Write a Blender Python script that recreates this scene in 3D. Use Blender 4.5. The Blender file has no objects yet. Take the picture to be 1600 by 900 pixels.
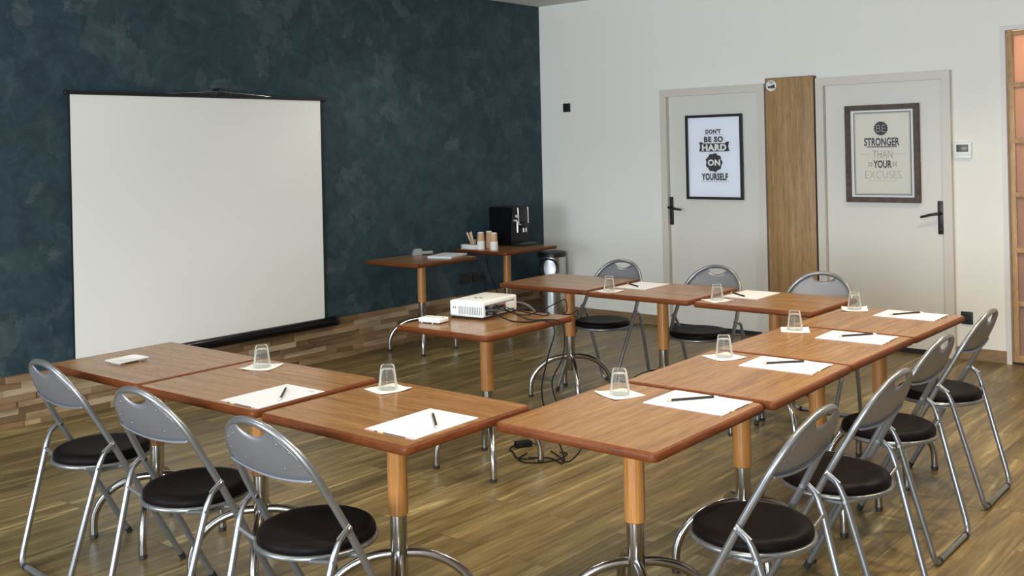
import bpy, bmesh, math, random
from mathutils import Vector, Matrix, noise

sc = bpy.context.scene
COL = sc.collection
R = math.radians
random.seed(7)

# ------------------------------------------------------------------ camera
CX, CY, CZ = 6.2451, -7.7603, 1.5898
YAW, ROLL = R(40.485), R(1.275)
cam_d = bpy.data.cameras.new('camera'); cam = bpy.data.objects.new('camera', cam_d); COL.objects.link(cam)
cam_d.sensor_width = 36.0; cam_d.lens = 1607.85 / 1600 * 36.0
cam_d.shift_y = -(450 - 232.47) / 1600
cam_d.clip_start = 0.05
fw = Vector((-math.sin(YAW), math.cos(YAW), 0)); rt = Vector((math.cos(YAW), math.sin(YAW), 0)); up = Vector((0, 0, 1))
r2 = rt * math.cos(ROLL) - up * math.sin(ROLL); u2 = rt * math.sin(ROLL) + up * math.cos(ROLL)
m = Matrix((r2, u2, -fw)).transposed().to_4x4(); m.translation = (CX, CY, CZ)
cam.matrix_world = m
sc.camera = cam

# ------------------------------------------------------------------ world, lights, exposure
w = bpy.data.worlds.new('daylight'); sc.world = w; w.use_nodes = True
w.node_tree.nodes['Background'].inputs['Color'].default_value = (0.55, 0.72, 1.0, 1)
w.node_tree.nodes['Background'].inputs['Strength'].default_value = 1.0
sc.view_settings.view_transform = 'Standard'; sc.view_settings.look = 'None'
sc.view_settings.exposure = 0.8; sc.view_settings.gamma = 1.0
try: sc.view_settings.use_curve_mapping = False
except Exception: pass

def area(name, loc, target, sx, sy, power, color):
    l = bpy.data.lights.new(name, 'AREA'); l.shape = 'RECTANGLE'; l.size = sx; l.size_y = sy; l.energy = power; l.color = color
    o = bpy.data.objects.new(name, l); COL.objects.link(o); o.location = loc
    o.rotation_euler = (Vector(target) - Vector(loc)).to_track_quat('-Z', 'Y').to_euler(); return o
def downlight(name, x, y, power, color=(1.0, 0.80, 0.58), size=140, rad=0.045):
    l = bpy.data.lights.new(name, 'SPOT'); l.energy = power; l.color = color; l.spot_size = R(size); l.spot_blend = 0.6; l.shadow_soft_size = rad
    o = bpy.data.objects.new(name, l); COL.objects.link(o); o.location = (x, y, 2.93); return o
# daylight through the two windows in the wall behind the camera
area('window_daylight', (1.6, -11.15, 1.45), (1.2, 0, 0.8), 2.6, 1.8, 135, (0.80, 0.90, 1.0))
area('window_daylight', (6.9, -11.15, 1.45), (1.6, 0, 0.9), 2.6, 1.8, 285, (0.82, 0.91, 1.0))
WARM, MILD = (1.0, 0.81, 0.58), (1.0, 0.90, 0.76)
for (x, y, p, r_, c_) in ((4.6, -1.6, 50, 0.05, WARM), (4.9, -3.5, 76, 0.05, WARM), (4.9, -5.5, 66, 0.05, MILD), (2.7, -2.4, 30, 0.14, MILD), (2.6, -4.5, 50, 0.14, MILD), (5.5, -2.5, 66, 0.05, WARM), (5.5, -4.6, 66, 0.05, WARM), (0.95, -2.2, 22, 0.05, MILD), (2.6, -6.6, 46, 0.14, MILD)):
    downlight('ceiling_downlight', x, y, p, c_, 125, r_)

# ------------------------------------------------------------------ material helpers
def mat(name, color, rough=0.5, metal=0.0, spec=0.5, **kw):
    mm = bpy.data.materials.new(name); mm.use_nodes = True
    b = mm.node_tree.nodes['Principled BSDF']
    b.inputs['Base Color'].default_value = (*color, 1); b.inputs['Roughness'].default_value = rough
    b.inputs['Metallic'].default_value = metal; b.inputs['Specular IOR Level'].default_value = spec
    for k, v in kw.items(): b.inputs[k.replace('_', ' ')].default_value = v
    mm.diffuse_color = (*color, 1)
    return mm
class NT:
    def __init__(s, mm): s.t = mm.node_tree; s.n = s.t.nodes; s.b = s.n['Principled BSDF']
    def new(s, kind, **inp):
        nd = s.n.new(kind)
        for k, v in inp.items():
            k2 = k.replace('_', ' ')
            if k2 in nd.inputs: nd.inputs[k2].default_value = v
            else: setattr(nd, k, v)
        return nd
    def link(s, a, b): s.t.links.new(a, b)
    def ramp(s, fac, stops):
        nd = s.n.new('ShaderNodeValToRGB'); cr = nd.color_ramp
        while len(cr.elements) < len(stops): cr.elements.new(0.5)
        for e, (p, c) in zip(cr.elements, stops): e.position = p; e.color = (*c, 1)
        s.link(fac, nd.inputs[0]); return nd.outputs[0]
    def mix(s, f, a, b, mode='MIX'):
        nd = s.n.new('ShaderNodeMix'); nd.data_type = 'RGBA'; nd.blend_type = mode
        for i, v in ((0, f), (6, a), (7, b)):
            if hasattr(v, 'links'): s.link(v, nd.inputs[i])
            elif i == 0: nd.inputs[0].default_value = v
            else: nd.inputs[i].default_value = (*v, 1)
        return nd.outputs[2]
    def coords(s, scale, src='Object', rnd=False):
        tc = s.n.new('ShaderNodeTexCoord'); mp = s.n.new('ShaderNodeMapping'); mp.inputs['Scale'].default_value = scale
        o = tc.outputs[src]
        if rnd:
            oi = s.n.new('ShaderNodeObjectInfo'); va = s.n.new('ShaderNodeVectorMath'); va.operation = 'SCALE'; va.inputs[0].default_value = (7.3, 5.1, 3.7)
            s.link(oi.outputs['Random'], va.inputs['Scale']); ad = s.n.new('ShaderNodeVectorMath'); s.link(o, ad.inputs[0]); s.link(va.outputs[0], ad.inputs[1]); o = ad.outputs[0]
        s.link(o, mp.inputs[0]); return mp.outputs[0]
    def bump(s, h, strength, dist=0.01):
        nd = s.n.new('ShaderNodeBump'); nd.inputs['Strength'].default_value = strength; nd.inputs['Distance'].default_value = dist
        s.link(h, nd.inputs['Height']); s.link(nd.outputs[0], s.b.inputs['Normal'])
def wood(name, c_dark, c_mid, c_light, scale, rough=0.4, rnd=True, fine=1.0, coat=0.0, spec=0.5):
    mm = mat(name, c_mid, rough, spec=spec); k = NT(mm); v = k.coords(scale, rnd=rnd)
    n1 = k.new('ShaderNodeTexNoise', Scale=1.0, Detail=5.0, Roughness=0.6, Distortion=0.4); k.link(v, n1.inputs['Vector'])
    c = k.ramp(n1.outputs[0], [(0.3, c_dark), (0.5, c_mid), (0.72, c_light)])
    n2 = k.new('ShaderNodeTexNoise', Scale=7.0 * fine, Detail=3.0, Roughness=0.7); k.link(v, n2.inputs['Vector'])
    f = k.ramp(n2.outputs[0], [(0.35, (0.72, 0.68, 0.64)), (0.62, (1.05, 1.05, 1.05))])
    k.link(k.mix(1.0, c, f, 'MULTIPLY'), k.b.inputs['Base Color'])
    if coat: k.b.inputs['Coat Weight'].default_value = coat; k.b.inputs['Coat Roughness'].default_value = 0.12
    return mm

# --- setting materials
M = {}
def mk_wall_blue():
    mm = mat('polished_plaster_blue', (0.02, 0.04, 0.055), 0.62, spec=0.35); k = NT(mm); v = k.coords((1, 1, 1))
    wv = k.new('ShaderNodeTexNoise', Scale=2.6, Detail=6.0, Roughness=0.65); k.link(v, wv.inputs['Vector'])
    ds = k.n.new('ShaderNodeVectorMath'); ds.operation = 'MULTIPLY_ADD'; ds.inputs[1].default_value = (0.55, 0.55, 0.55); k.link(wv.outputs['Color'], ds.inputs[0]); k.link(v, ds.inputs[2])
    vo = k.new('ShaderNodeTexVoronoi', Scale=5.5); vo.feature = 'F1'; k.link(ds.outputs[0], vo.inputs['Vector'])
    sc_ = k.n.new('ShaderNodeSeparateColor'); k.link(vo.outputs['Color'], sc_.inputs[0])
    n2 = k.new('ShaderNodeTexNoise', Scale=7.0, Detail=8.0, Roughness=0.7, Distortion=0.7); k.link(v, n2.inputs['Vector'])
    n3 = k.new('ShaderNodeTexNoise', Scale=0.6, Detail=3.0, Roughness=0.5, Distortion=0.5); k.link(v, n3.inputs['Vector'])
    c1 = k.ramp(sc_.outputs[0], [(0.0, (0.022, 0.048, 0.060)), (0.55, (0.026, 0.053, 0.064)), (0.85, (0.034, 0.062, 0.072)), (1.0, (0.050, 0.074, 0.086))])
    c2 = k.ramp(n2.outputs[0], [(0.34, (0.70, 0.73, 0.76)), (0.50, (1.0, 1.0, 1.0)), (0.66, (1.45, 1.40, 1.34))])
    c3 = k.ramp(n3.outputs[0], [(0.35, (0.90, 0.94, 0.99)), (0.65, (1.10, 1.05, 1.0))])
    k.link(k.mix(1.0, k.mix(1.0, c1, c2, 'MULTIPLY'), c3, 'MULTIPLY'), k.b.inputs['Base Color'])
    k.bump(n2.outputs[0], 0.12, 0.01); return mm
def mk_floor():
    mm = mat('oak_plank_floor', (0.19, 0.125, 0.06), 0.36, spec=0.45); k = NT(mm)
    tc = k.n.new('ShaderNodeTexCoord'); sp = k.n.new('ShaderNodeSeparateXYZ'); k.link(tc.outputs['Object'], sp.inputs[0])
    cb = k.n.new('ShaderNodeCombineXYZ')
    ax = k.new('ShaderNodeMath', operation='ADD'); ax.inputs[1].default_value = -0.17; k.link(sp.outputs['X'], ax.inputs[0])
    ay = k.new('ShaderNodeMath', operation='ADD'); ay.inputs[1].default_value = 0.62; k.link(sp.outputs['Y'], ay.inputs[0])
    k.link(ay.outputs[0], cb.inputs['X']); k.link(ax.outputs[0], cb.inputs['Y'])
    br = k.new('ShaderNodeTexBrick', Scale=1.0, Mortar_Size=0.0020, Mortar_Smooth=0.1, Bias=0.0, Brick_Width=1.22, Row_Height=0.19)
    br.offset = 0.37; br.offset_frequency = 2; br.squash = 1.0
    br.inputs['Color1'].default_value = (0, 0, 0, 1); br.inputs['Color2'].default_value = (1, 1, 1, 1); br.inputs['Mortar'].default_value = (0.5, 0.5, 0.5, 1)
    k.link(cb.outputs[0], br.inputs['Vector'])
    tone = k.n.new('ShaderNodeSeparateColor'); k.link(br.outputs['Color'], tone.inputs[0])
    # grain, shifted per plank
    mp = k.n.new('ShaderNodeCombineXYZ')
    gx = k.new('ShaderNodeMath', operation='MULTIPLY'); gx.inputs[1].default_value = 11.0; k.link(sp.outputs['X'], gx.inputs[0])
    gy = k.new('ShaderNodeMath', operation='MULTIPLY'); gy.inputs[1].default_value = 0.75; k.link(sp.outputs['Y'], gy.inputs[0])
    gz = k.new('ShaderNodeMath', operation='MULTIPLY'); gz.inputs[1].default_value = 23.0; k.link(tone.outputs[0], gz.inputs[0])
    k.link(gx.outputs[0], mp.inputs[0]); k.link(gy.outputs[0], mp.inputs[1]); k.link(gz.outputs[0], mp.inputs[2])
    n1 = k.new('ShaderNodeTexNoise', Scale=1.0, Detail=6.0, Roughness=0.62, Distortion=0.9); k.link(mp.outputs[0], n1.inputs['Vector'])
    n2 = k.new('ShaderNodeTexNoise', Scale=5.0, Detail=4.0, Roughness=0.7, Distortion=0.3); k.link(mp.outputs[0], n2.inputs['Vector'])
    c = k.ramp(n1.outputs[0], [(0.30, FL[0]), (0.46, FL[1]), (0.57, FL[2]), (0.70, FL[3])])
    f = k.ramp(n2.outputs[0], [(0.35, (0.68, 0.65, 0.60)), (0.58, (1.08, 1.08, 1.08))])
    c = k.mix(1.0, c, f, 'MULTIPLY')
    t = k.ramp(tone.outputs[0], [(0.0, (0.82, 0.80, 0.78)), (1.0, (1.16, 1.15, 1.12))])
    c = k.mix(1.0, c, t, 'MULTIPLY')
    c = k.mix(br.outputs['Fac'], c, (0.075, 0.052, 0.024))
    k.link(c, k.b.inputs['Base Color'])
    rr = k.new('ShaderNodeMapRange'); rr.inputs['To Min'].default_value = 0.30; rr.inputs['To Max'].default_value = 0.46; k.link(n1.outputs[0], rr.inputs[0]); k.link(rr.outputs[0], k.b.inputs['Roughness'])
    k.bump(n2.outputs[0], 0.05, 0.002); return mm
FL = [(0.085, 0.060, 0.023), (0.160, 0.117, 0.046), (0.215, 0.162, 0.066), (0.46, 0.37, 0.18)]
M['blue'] = mk_wall_blue(); M['floor'] = mk_floor()
def mk_plaster(name, c):
    mm = mat(name, c, 0.75, spec=0.25); k = NT(mm); v = k.coords((1, 1, 1))
    n = k.new('ShaderNodeTexNoise', Scale=140.0, Detail=3.0); k.link(v, n.inputs['Vector']); k.bump(n.outputs[0], 0.08, 0.002); return mm
M['white_wall'] = mk_plaster('white_wall_paint', (0.79, 0.775, 0.70)); M['ceil'] = mk_plaster('ceiling_paint', (0.70, 0.68, 0.64))
M['far_wall'] = mk_plaster('taupe_wall_paint', (0.21, 0.18, 0.145)); M['door'] = mat('door_paint', (0.67, 0.645, 0.575), 0.42); M['door_frame'] = mat('door_frame_paint', (0.62, 0.575, 0.50), 0.4)
M['dark_gap'] = mat('dark_gap_black', (0.012, 0.011, 0.011), 0.7)
M['oak'] = wood('oak_veneer', (0.29, 0.165, 0.062), (0.39, 0.235, 0.097), (0.46, 0.295, 0.135), (22, 22, 1.2), 0.5, rnd=False)
M['skirt'] = wood('baseboard_wood', (0.20, 0.125, 0.06), (0.27, 0.175, 0.085), (0.32, 0.21, 0.11), (3, 18, 30), 0.45, rnd=False)
M['jamb'] = mat('white_jamb_paint', (0.66, 0.63, 0.59), 0.4)
M['slide_wood'] = wood('sliding_door_wood', (0.38, 0.22, 0.09), (0.50, 0.31, 0.14), (0.58, 0.38, 0.18), (24, 24, 2), 0.45, rnd=True)
def mk_strips():
    mm = mat('wood_mosaic', (0.3, 0.2, 0.1), 0.55, spec=0.35); k = NT(mm)
    at = k.n.new('ShaderNodeAttribute'); at.attribute_name = 'tone'
    v = k.coords((30, 3.0, 30))
    n = k.new('ShaderNodeTexNoise', Scale=1.0, Detail=5.0, Roughness=0.65, Distortion=0.5); k.link(v, n.inputs['Vector'])
    f = k.ramp(n.outputs[0], [(0.3, (0.66, 0.62, 0.58)), (0.65, (1.1, 1.1, 1.1))])
    k.link(k.mix(1.0, at.outputs['Color'], f, 'MULTIPLY'), k.b.inputs['Base Color']); return mm
M['strips'] = mk_strips()
# --- object materials
M['top'] = wood('walnut_laminate', (0.215, 0.106, 0.037), (0.30, 0.158, 0.058), (0.375, 0.212, 0.085), (1.6, 30, 30), 0.24, spec=0.5)
M['band'] = wood('stained_edge_wood', (0.105, 0.026, 0.006), (0.145, 0.039, 0.009), (0.18, 0.053, 0.013), (6, 6, 40), 0.45, spec=0.22)
M['sleeve'] = wood('beech_sleeve', (0.42, 0.175, 0.042), (0.47, 0.205, 0.054), (0.52, 0.235, 0.066), (40, 40, 0.8), 0.28, spec=0.5)
M['chrome'] = mat('brushed_chrome', (0.46, 0.45, 0.44), 0.2, 1.0)
M['bright_trim'] = mat('bright_satin_trim', (0.85, 0.85, 0.85), 0.3, 0.5); M['silver'] = mat('silver_paint', (0.26, 0.265, 0.268), 0.31, 0.75)
M['silver_panel'] = mat('silver_panel_paint', (0.275, 0.275, 0.295), 0.40, 0.65)
M['vinyl'] = mat('black_brown_vinyl', (0.006, 0.004, 0.004), 0.5, spec=0.08)
M['black'] = mat('black_plastic', (0.010, 0.010, 0.011), 0.42)
M['gloss_black'] = mat('gloss_black_plastic', (0.004, 0.004, 0.005), 0.2, spec=0.25)
M['rubber'] = mat('black_rubber', (0.012, 0.012, 0.012), 0.6)
M['cord'] = mat('black_cord', (0.006, 0.006, 0.006), 0.6, spec=0.2)
M['screen'] = mat('screen_fabric', (0.86, 0.845, 0.79), 0.9, spec=0.1)
M['paper'] = mat('white_paper', (0.68, 0.715, 0.745), 0.8, spec=0.2)
M['napkin'] = mat('napkin_paper', (0.82, 0.82, 0.78), 0.9, spec=0.1)
M['white_plastic'] = mat('white_plastic', (0.80, 0.82, 0.80), 0.35)
M['vent'] = mat('vent_shade_print_grey', (0.20, 0.20, 0.20), 0.6)  # painted shade of vent slots and port bay; plain grey for buttons, print
M['red'] = mat('red_plug', (0.55, 0.03, 0.05), 0.4)
M['kraft'] = mat('kraft_paper', (0.56, 0.36, 0.21), 0.75)
M['cup_white'] = mat('white_cup_paper', (0.78, 0.76, 0.72), 0.6)
M['stick'] = mat('pale_wood_stick', (0.62, 0.47, 0.33), 0.7)
M['steel'] = mat('brushed_steel', (0.55, 0.55, 0.54), 0.26, 1.0)
M['mirror'] = mat('polished_steel', (0.80, 0.83, 0.88), 0.35, 0.6)
M['ink'] = mat('black_ink', (0.012, 0.012, 0.014), 0.6); M['ink_grey'] = mat('grey_ink', (0.33, 0.29, 0.22), 0.7)
M['ink_pale'] = mat('pale_grey_ink', (0.42, 0.38, 0.30), 0.7); M['ink_navy'] = mat('charcoal_ink', (0.03, 0.03, 0.04), 0.7)
M['poster_white'] = mat('poster_paper', (0.78, 0.79, 0.84), 0.5); M['poster_cream'] = mat('cream_poster_paper', (0.71, 0.65, 0.53), 0.5)
M['mat_white'] = mat('mount_board', (0.80, 0.78, 0.74), 0.6)
M['frame_black'] = mat('black_frame', (0.008, 0.008, 0.009), 0.35)
M['frame_brown'] = wood('brown_frame_wood', (0.045, 0.024, 0.013), (0.075, 0.042, 0.023), (0.11, 0.065, 0.038), (14, 14, 14), 0.5)
M['lcd'] = mat('lcd', (0.10, 0.095, 0.07), 0.25); M['rivet'] = mat('backrest_rivet_metal', (0.30, 0.29, 0.28), 0.35, 1.0); M['steel_small'] = mat('rivet_steel', (0.66, 0.66, 0.66), 0.25, 1.0)
M['handle'] = mat('dark_bronze_handle', (0.018, 0.015, 0.014), 0.35, 0.3)
M['mark'] = mat('heading_print', (0.42, 0.48, 0.48), 0.8); M['pink_strip'] = mat('pink_print', (0.60, 0.34, 0.34), 0.8); M['yellow_strip'] = mat('yellow_print', (0.72, 0.60, 0.28), 0.8); M['dark_strip'] = mat('dark_print', (0.05, 0.04, 0.05), 0.8)
M['clear_plastic'] = mat('clear_grey_plastic', (0.50, 0.52, 0.50), 0.25, Transmission_Weight=0.45, IOR=1.3)
def mk_glass():
    mm = bpy.data.materials.new('tumbler_glass'); mm.use_nodes = True; t = mm.node_tree; t.nodes.clear()
    o = t.nodes.new('ShaderNodeOutputMaterial'); mx = t.nodes.new('ShaderNodeMixShader'); tr = t.nodes.new('ShaderNodeBsdfTransparent'); gl = t.nodes.new('ShaderNodeBsdfGlossy'); lw = t.nodes.new('ShaderNodeLayerWeight')
    tr.inputs[0].default_value = (0.93, 0.94, 0.93, 1); gl.inputs['Roughness'].default_value = 0.03; lw.inputs['Blend'].default_value = 0.16
    df = t.nodes.new('ShaderNodeBsdfTranslucent'); df.inputs[0].default_value = (0.95, 0.95, 0.92, 1); d2 = t.nodes.new('ShaderNodeBsdfDiffuse'); d2.inputs[0].default_value = (0.9, 0.9, 0.88, 1)
    ad = t.nodes.new('ShaderNodeMixShader'); ad.inputs[0].default_value = 0.5; t.links.new(df.outputs[0], ad.inputs[1]); t.links.new(d2.outputs[0], ad.inputs[2])
    m2 = t.nodes.new('ShaderNodeMixShader'); m2.inputs[0].default_value = 0.55; t.links.new(gl.outputs[0], m2.inputs[1]); t.links.new(ad.outputs[0], m2.inputs[2])  # white diffuse mixed into the glass edges imitates bright reflections
    m3 = t.nodes.new('ShaderNodeMixShader'); m3.inputs[0].default_value = 0.035; t.links.new(tr.outputs[0], m3.inputs[1]); t.links.new(ad.outputs[0], m3.inputs[2])
    t.links.new(lw.outputs['Fresnel'], mx.inputs[0]); t.links.new(m3.outputs[0], mx.inputs[1]); t.links.new(m2.outputs[0], mx.inputs[2]); t.links.new(mx.outputs[0], o.inputs[0]); return mm
M['glass'] = mk_glass()
def mk_pane():
    mm = bpy.data.materials.new('picture_glass'); mm.use_nodes = True; t = mm.node_tree; t.nodes.clear()
    o = t.nodes.new('ShaderNodeOutputMaterial'); mx = t.nodes.new('ShaderNodeMixShader'); tr = t.nodes.new('ShaderNodeBsdfTransparent'); gl = t.nodes.new('ShaderNodeBsdfGlossy'); fr = t.nodes.new('ShaderNodeFresnel')
    gl.inputs['Roughness'].default_value = 0.02; fr.inputs['IOR'].default_value = 1.5
    t.links.new(fr.outputs[0], mx.inputs[0]); t.links.new(tr.outputs[0], mx.inputs[1]); t.links.new(gl.outputs[0], mx.inputs[2]); t.links.new(mx.outputs[0], o.inputs[0]); return mm
M['pane'] = mk_pane()
def mk_frost():
    mm = bpy.data.materials.new('frosted_pink_panel'); mm.use_nodes = True; t = mm.node_tree; t.nodes.clear()
    o = t.nodes.new('ShaderNodeOutputMaterial'); mx = t.nodes.new('ShaderNodeMixShader'); tl = t.nodes.new('ShaderNodeBsdfTranslucent'); df = t.nodes.new('ShaderNodeBsdfDiffuse')
    tl.inputs[0].default_value = (0.78, 0.60, 0.49, 1); df.inputs[0].default_value = (0.36, 0.28, 0.25, 1); mx.inputs[0].default_value = 0.5
    t.links.new(df.outputs[0], mx.inputs[1]); t.links.new(tl.outputs[0], mx.inputs[2]); t.links.new(mx.outputs[0], o.inputs[0]); return mm
M['frost'] = mk_frost()

# ------------------------------------------------------------------ mesh helpers
def box(bm, c, s, rot=None, bevel=0.0, seg=2):
    """box centred at c, size s; rot is an optional 3x3 matrix"""
    vs = []
    for dx in (-.5, .5):
        for dy in (-.5, .5):
            for dz in (-.5, .5):
                v = Vector((dx * s[0], dy * s[1], dz * s[2]))
                if rot is not None: v = rot @ v
                vs.append(bm.verts.new(v + Vector(c)))
    fs = [bm.faces.new([vs[i] for i in f]) for f in ((0, 1, 3, 2), (4, 6, 7, 5), (0, 4, 5, 1), (2, 3, 7, 6), (0, 2, 6, 4), (1, 5, 7, 3))]
    if bevel > 0:
        es = list({e for f in fs for e in f.edges}); bmesh.ops.bevel(bm, geom=es, offset=bevel, segments=seg, affect='EDGES', profile=0.6)
    return fs
def box2(bm, a, b, bevel=0.0, seg=2):
    a, b = Vector(a), Vector(b); return box(bm, (a + b) / 2, [abs(b[i] - a[i]) for i in range(3)], None, bevel, seg)
def tube(bm, pts, r, seg=12, closed=False, caps=True, flat=None):
    pts = [Vector(p) for p in pts]; n = len(pts); rings = []; nrm = None
    for i in range(n):
        if closed: t = (pts[(i + 1) % n] - pts[i - 1]).normalized()
        else: t = (pts[min(i + 1, n - 1)] - pts[max(i - 1, 0)]).normalized()
        if nrm is None:
            a = Vector((0, 0, 1)) if abs(t.z) < 0.9 else Vector((1, 0, 0)); nrm = t.cross(a).normalized()
        else:
            nrm = (nrm - t * nrm.dot(t))
            nrm = nrm.normalized() if nrm.length > 1e-6 else t.orthogonal().normalized()
        bn = t.cross(nrm); rr = r[i] if isinstance(r, (list, tuple)) else r
        rings.append([bm.verts.new(pts[i] + (nrm * math.cos(2 * math.pi * k / seg) + bn * math.sin(2 * math.pi * k / seg)) * rr) for k in range(seg)])
    for i in range(n if closed else n - 1):
        a, b = rings[i], rings[(i + 1) % n]
        if closed and i == n - 1:   # align the seam
            j = min(range(seg), key=lambda q: (b[q].co - a[0].co).length); b = b[j:] + b[:j]
        for k in range(seg): bm.faces.new((a[k], a[(k + 1) % seg], b[(k + 1) % seg], b[k]))
    if caps and not closed: bm.faces.new(rings[0][::-1]); bm.faces.new(rings[-1])
def lathe(bm, prof, seg=32, c=(0, 0, 0), close=False, mod=None, M3=None):
    rings = []
    for (r, z) in prof:
        ring = []
        for k in range(seg):
            a = 2 * math.pi * k / seg; rr = r * (mod(a, z) if mod else 1.0)
            v = Vector((rr * math.cos(a), rr * math.sin(a), z))
            if M3 is not None: v = M3 @ v
            ring.append(bm.verts.new(v + Vector(c)))
        rings.append(ring)
    rng = range(len(rings)) if close else range(len(rings) - 1)
    for i in rng:
        a, b = rings[i], rings[(i + 1) % len(rings)]
        for k in range(seg): bm.faces.new((a[k], a[(k + 1) % seg], b[(k + 1) % seg], b[k]))
    if not close:
        if prof[0][0] > 1e-6: bm.faces.new(rings[0][::-1])
        if prof[-1][0] > 1e-6: bm.faces.new(rings[-1])
    bmesh.ops.remove_doubles(bm, verts=bm.verts[:], dist=1e-6)
def prism(bm, pts, z0, z1, plane='xy', c=0):
    """extrude polygon pts; plane 'xz' extrudes along y from z0 to z1"""
    f3 = (lambda p, h: (p[0], p[1], h)) if plane == 'xy' else (lambda p, h: (p[0], h, p[1])) if plane == 'xz' else (lambda p, h: (h, p[0], p[1]))
    a = [bm.verts.new(f3(p, z0)) for p in pts]; b = [bm.verts.new(f3(p, z1)) for p in pts]
    n = len(pts)
    bm.faces.new(a); bm.faces.new(b[::-1])
    for i in range(n): bm.faces.new((a[i], b[i], b[(i + 1) % n], a[(i + 1) % n]))
def catmull(pts, n=8):
    P = [Vector(p) for p in pts]; out = []
    for i in range(len(P) - 1):
        p0, p1, p2, p3 = P[max(i - 1, 0)], P[i], P[i + 1], P[min(i + 2, len(P) - 1)]
        for k in range(n):
            t = k / n; out.append(0.5 * ((2 * p1) + (p2 - p0) * t + (2 * p0 - 5 * p1 + 4 * p2 - p3) * t * t + (3 * p1 - p0 - 3 * p2 + p3) * t ** 3))
    out.append(P[-1]); return out
def obj(name, bm, m, parent=None, smooth=40, loc=None, normals=True):
    if normals: bmesh.ops.recalc_face_normals(bm, faces=bm.faces[:])
    me = bpy.data.meshes.new(name); bm.to_mesh(me); bm.free()
    me.materials.append(m)
    if smooth:
        for p in me.polygons: p.use_smooth = True
        me.set_sharp_from_angle(angle=R(smooth))
    o = bpy.data.objects.new(name, me); COL.objects.link(o)
    if parent is not None: o.parent = parent
    if loc is not None: o.location = loc
    return o
def new(): return bmesh.new()
def tag(o, label=None, cat=None, group=None, kind=None):
    if label: o['label'] = label
    if cat: o['category'] = cat
    if group: o['group'] = group
    if kind: o['kind'] = kind
    return o
def thing(name, label, cat, loc=(0, 0, 0), rz=0.0, group=None):
    o = bpy.data.objects.new(name, None); COL.objects.link(o); o.location = loc; o.rotation_euler = (0, 0, rz); o.empty_display_size = 0.05
    return tag(o, label, cat, group)
def struct(name, bm, m, parent=None, smooth=0):
    o = obj(name, bm, m, parent, smooth)
    if parent is None: o['kind'] = 'structure'
    return o
def copy_tree(o, parent=None):
    c = o.copy(); COL.objects.link(c)
    if parent is not None: c.parent = parent; c.matrix_parent_inverse = o.matrix_parent_inverse.copy()
    for ch in [x for x in KIDS.get(o.name, [])]: copy_kid(ch, c)
    return c
KIDS = {}
def index_kids():
    KIDS.clear()
    for o in bpy.data.objects:
        if o.parent is not None: KIDS.setdefault(o.parent.name, []).append(o)
def copy_kid(o, parent):
    c = o.copy(); COL.objects.link(c); c.parent = parent
    for ch in KIDS.get(o.name, []): copy_kid(ch, c)
    return c
def wx(x, z, d): return (x + d * (CX - x) / -CY, z + d * (CZ - z) / -CY)      # a point seen on the white wall plane, brought forward by d
def text_mesh(bm, s, x0, x1, z0, z1, y, bold=0.0, space=1.0):
    """letters laid out in the x-z plane facing -y, filling the box x0..x1, z0..z1"""
    cu = bpy.data.curves.new('lettering', 'FONT'); cu.body = s; cu.offset = bold; cu.space_character = space; cu.resolution_u = 4
    o = bpy.data.objects.new('lettering', cu); COL.objects.link(o)
    dg = bpy.context.evaluated_depsgraph_get(); me = bpy.data.meshes.new_from_object(o.evaluated_get(dg))
    xs = [v.co.x for v in me.vertices]; ys = [v.co.y for v in me.vertices]
    ax, bx, ay, by = min(xs), max(xs), min(ys), max(ys)
    vs = [bm.verts.new((x0 + (v.co.x - ax) / (bx - ax) * (x1 - x0), y, z0 + (v.co.y - ay) / (by - ay) * (z1 - z0))) for v in me.vertices]
    for p in me.polygons:
        try: bm.faces.new([vs[i] for i in p.vertices])
        except ValueError: pass
    bpy.data.objects.remove(o); bpy.data.curves.remove(cu); bpy.data.meshes.remove(me)

# ------------------------------------------------------------------ the room
H = 2.955; XR = 9.3; YB = -11.3
bm = new(); box2(bm, (-0.2, YB - 0.2, -0.1), (XR + 0.2, 1.6, 0)); struct('floor', bm, M['floor'])
bm = new(); box2(bm, (-0.2, YB - 0.2, H), (XR + 0.2, 1.6, H + 0.1)); struct('ceiling', bm, M['ceil'])
bm = new(); box2(bm, (-0.15, YB, 0), (0, 0.15, H)); struct('wall_left', bm, M['blue'])
bm = new(); box2(bm, (0, 0, 0), (4.175, 0.15, H)); box2(bm, (4.175, 0, 2.365), (5.5, 0.15, H)); box2(bm, (5.5, 0, 0), (XR, 0.15, H)); struct('wall_back', bm, M['white_wall'])
bm = new(); box2(bm, (XR, YB, 0), (XR + 0.15, 0.15, H)); struct('wall_right', bm, M['far_wall'])
bm = new()
for a, b in (((0, 0.0), (0.3, H)), ((2.9, 0), (5.6, H)), ((8.2, 0), (XR, H))): box2(bm, (a[0], YB - 0.15, a[1]), (b[0], YB, b[1]))
for x0, x1 in ((0.3, 2.9), (5.6, 8.2)): box2(bm, (x0, YB - 0.15, 0), (x1, YB, 0.5)); box2(bm, (x0, YB - 0.15, 2.6), (x1, YB, H))
struct('wall_front', bm, M['far_wall'])
# unseen closet added behind the sliding door, holding the pane backlight
bm = new(); box2(bm, (4.0, 1.2, 0), (5.7, 1.3, H)); box2(bm, (4.0, 0.15, 0), (4.1, 1.2, H)); box2(bm, (5.6, 0.15, 0), (5.7, 1.2, H)); struct('wall_lamp_closet', bm, M['white_wall'])
pl = bpy.data.lights.new('pane_backlight', 'POINT'); pl.energy = 30; pl.color = (1.0, 0.72, 0.52); pl.shadow_soft_size = 0.08  # lamp added high up so the frosted panes glow from behind
po = bpy.data.objects.new('pane_backlight', pl); COL.objects.link(po); po.location = (4.6, 0.65, 2.5)

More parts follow.
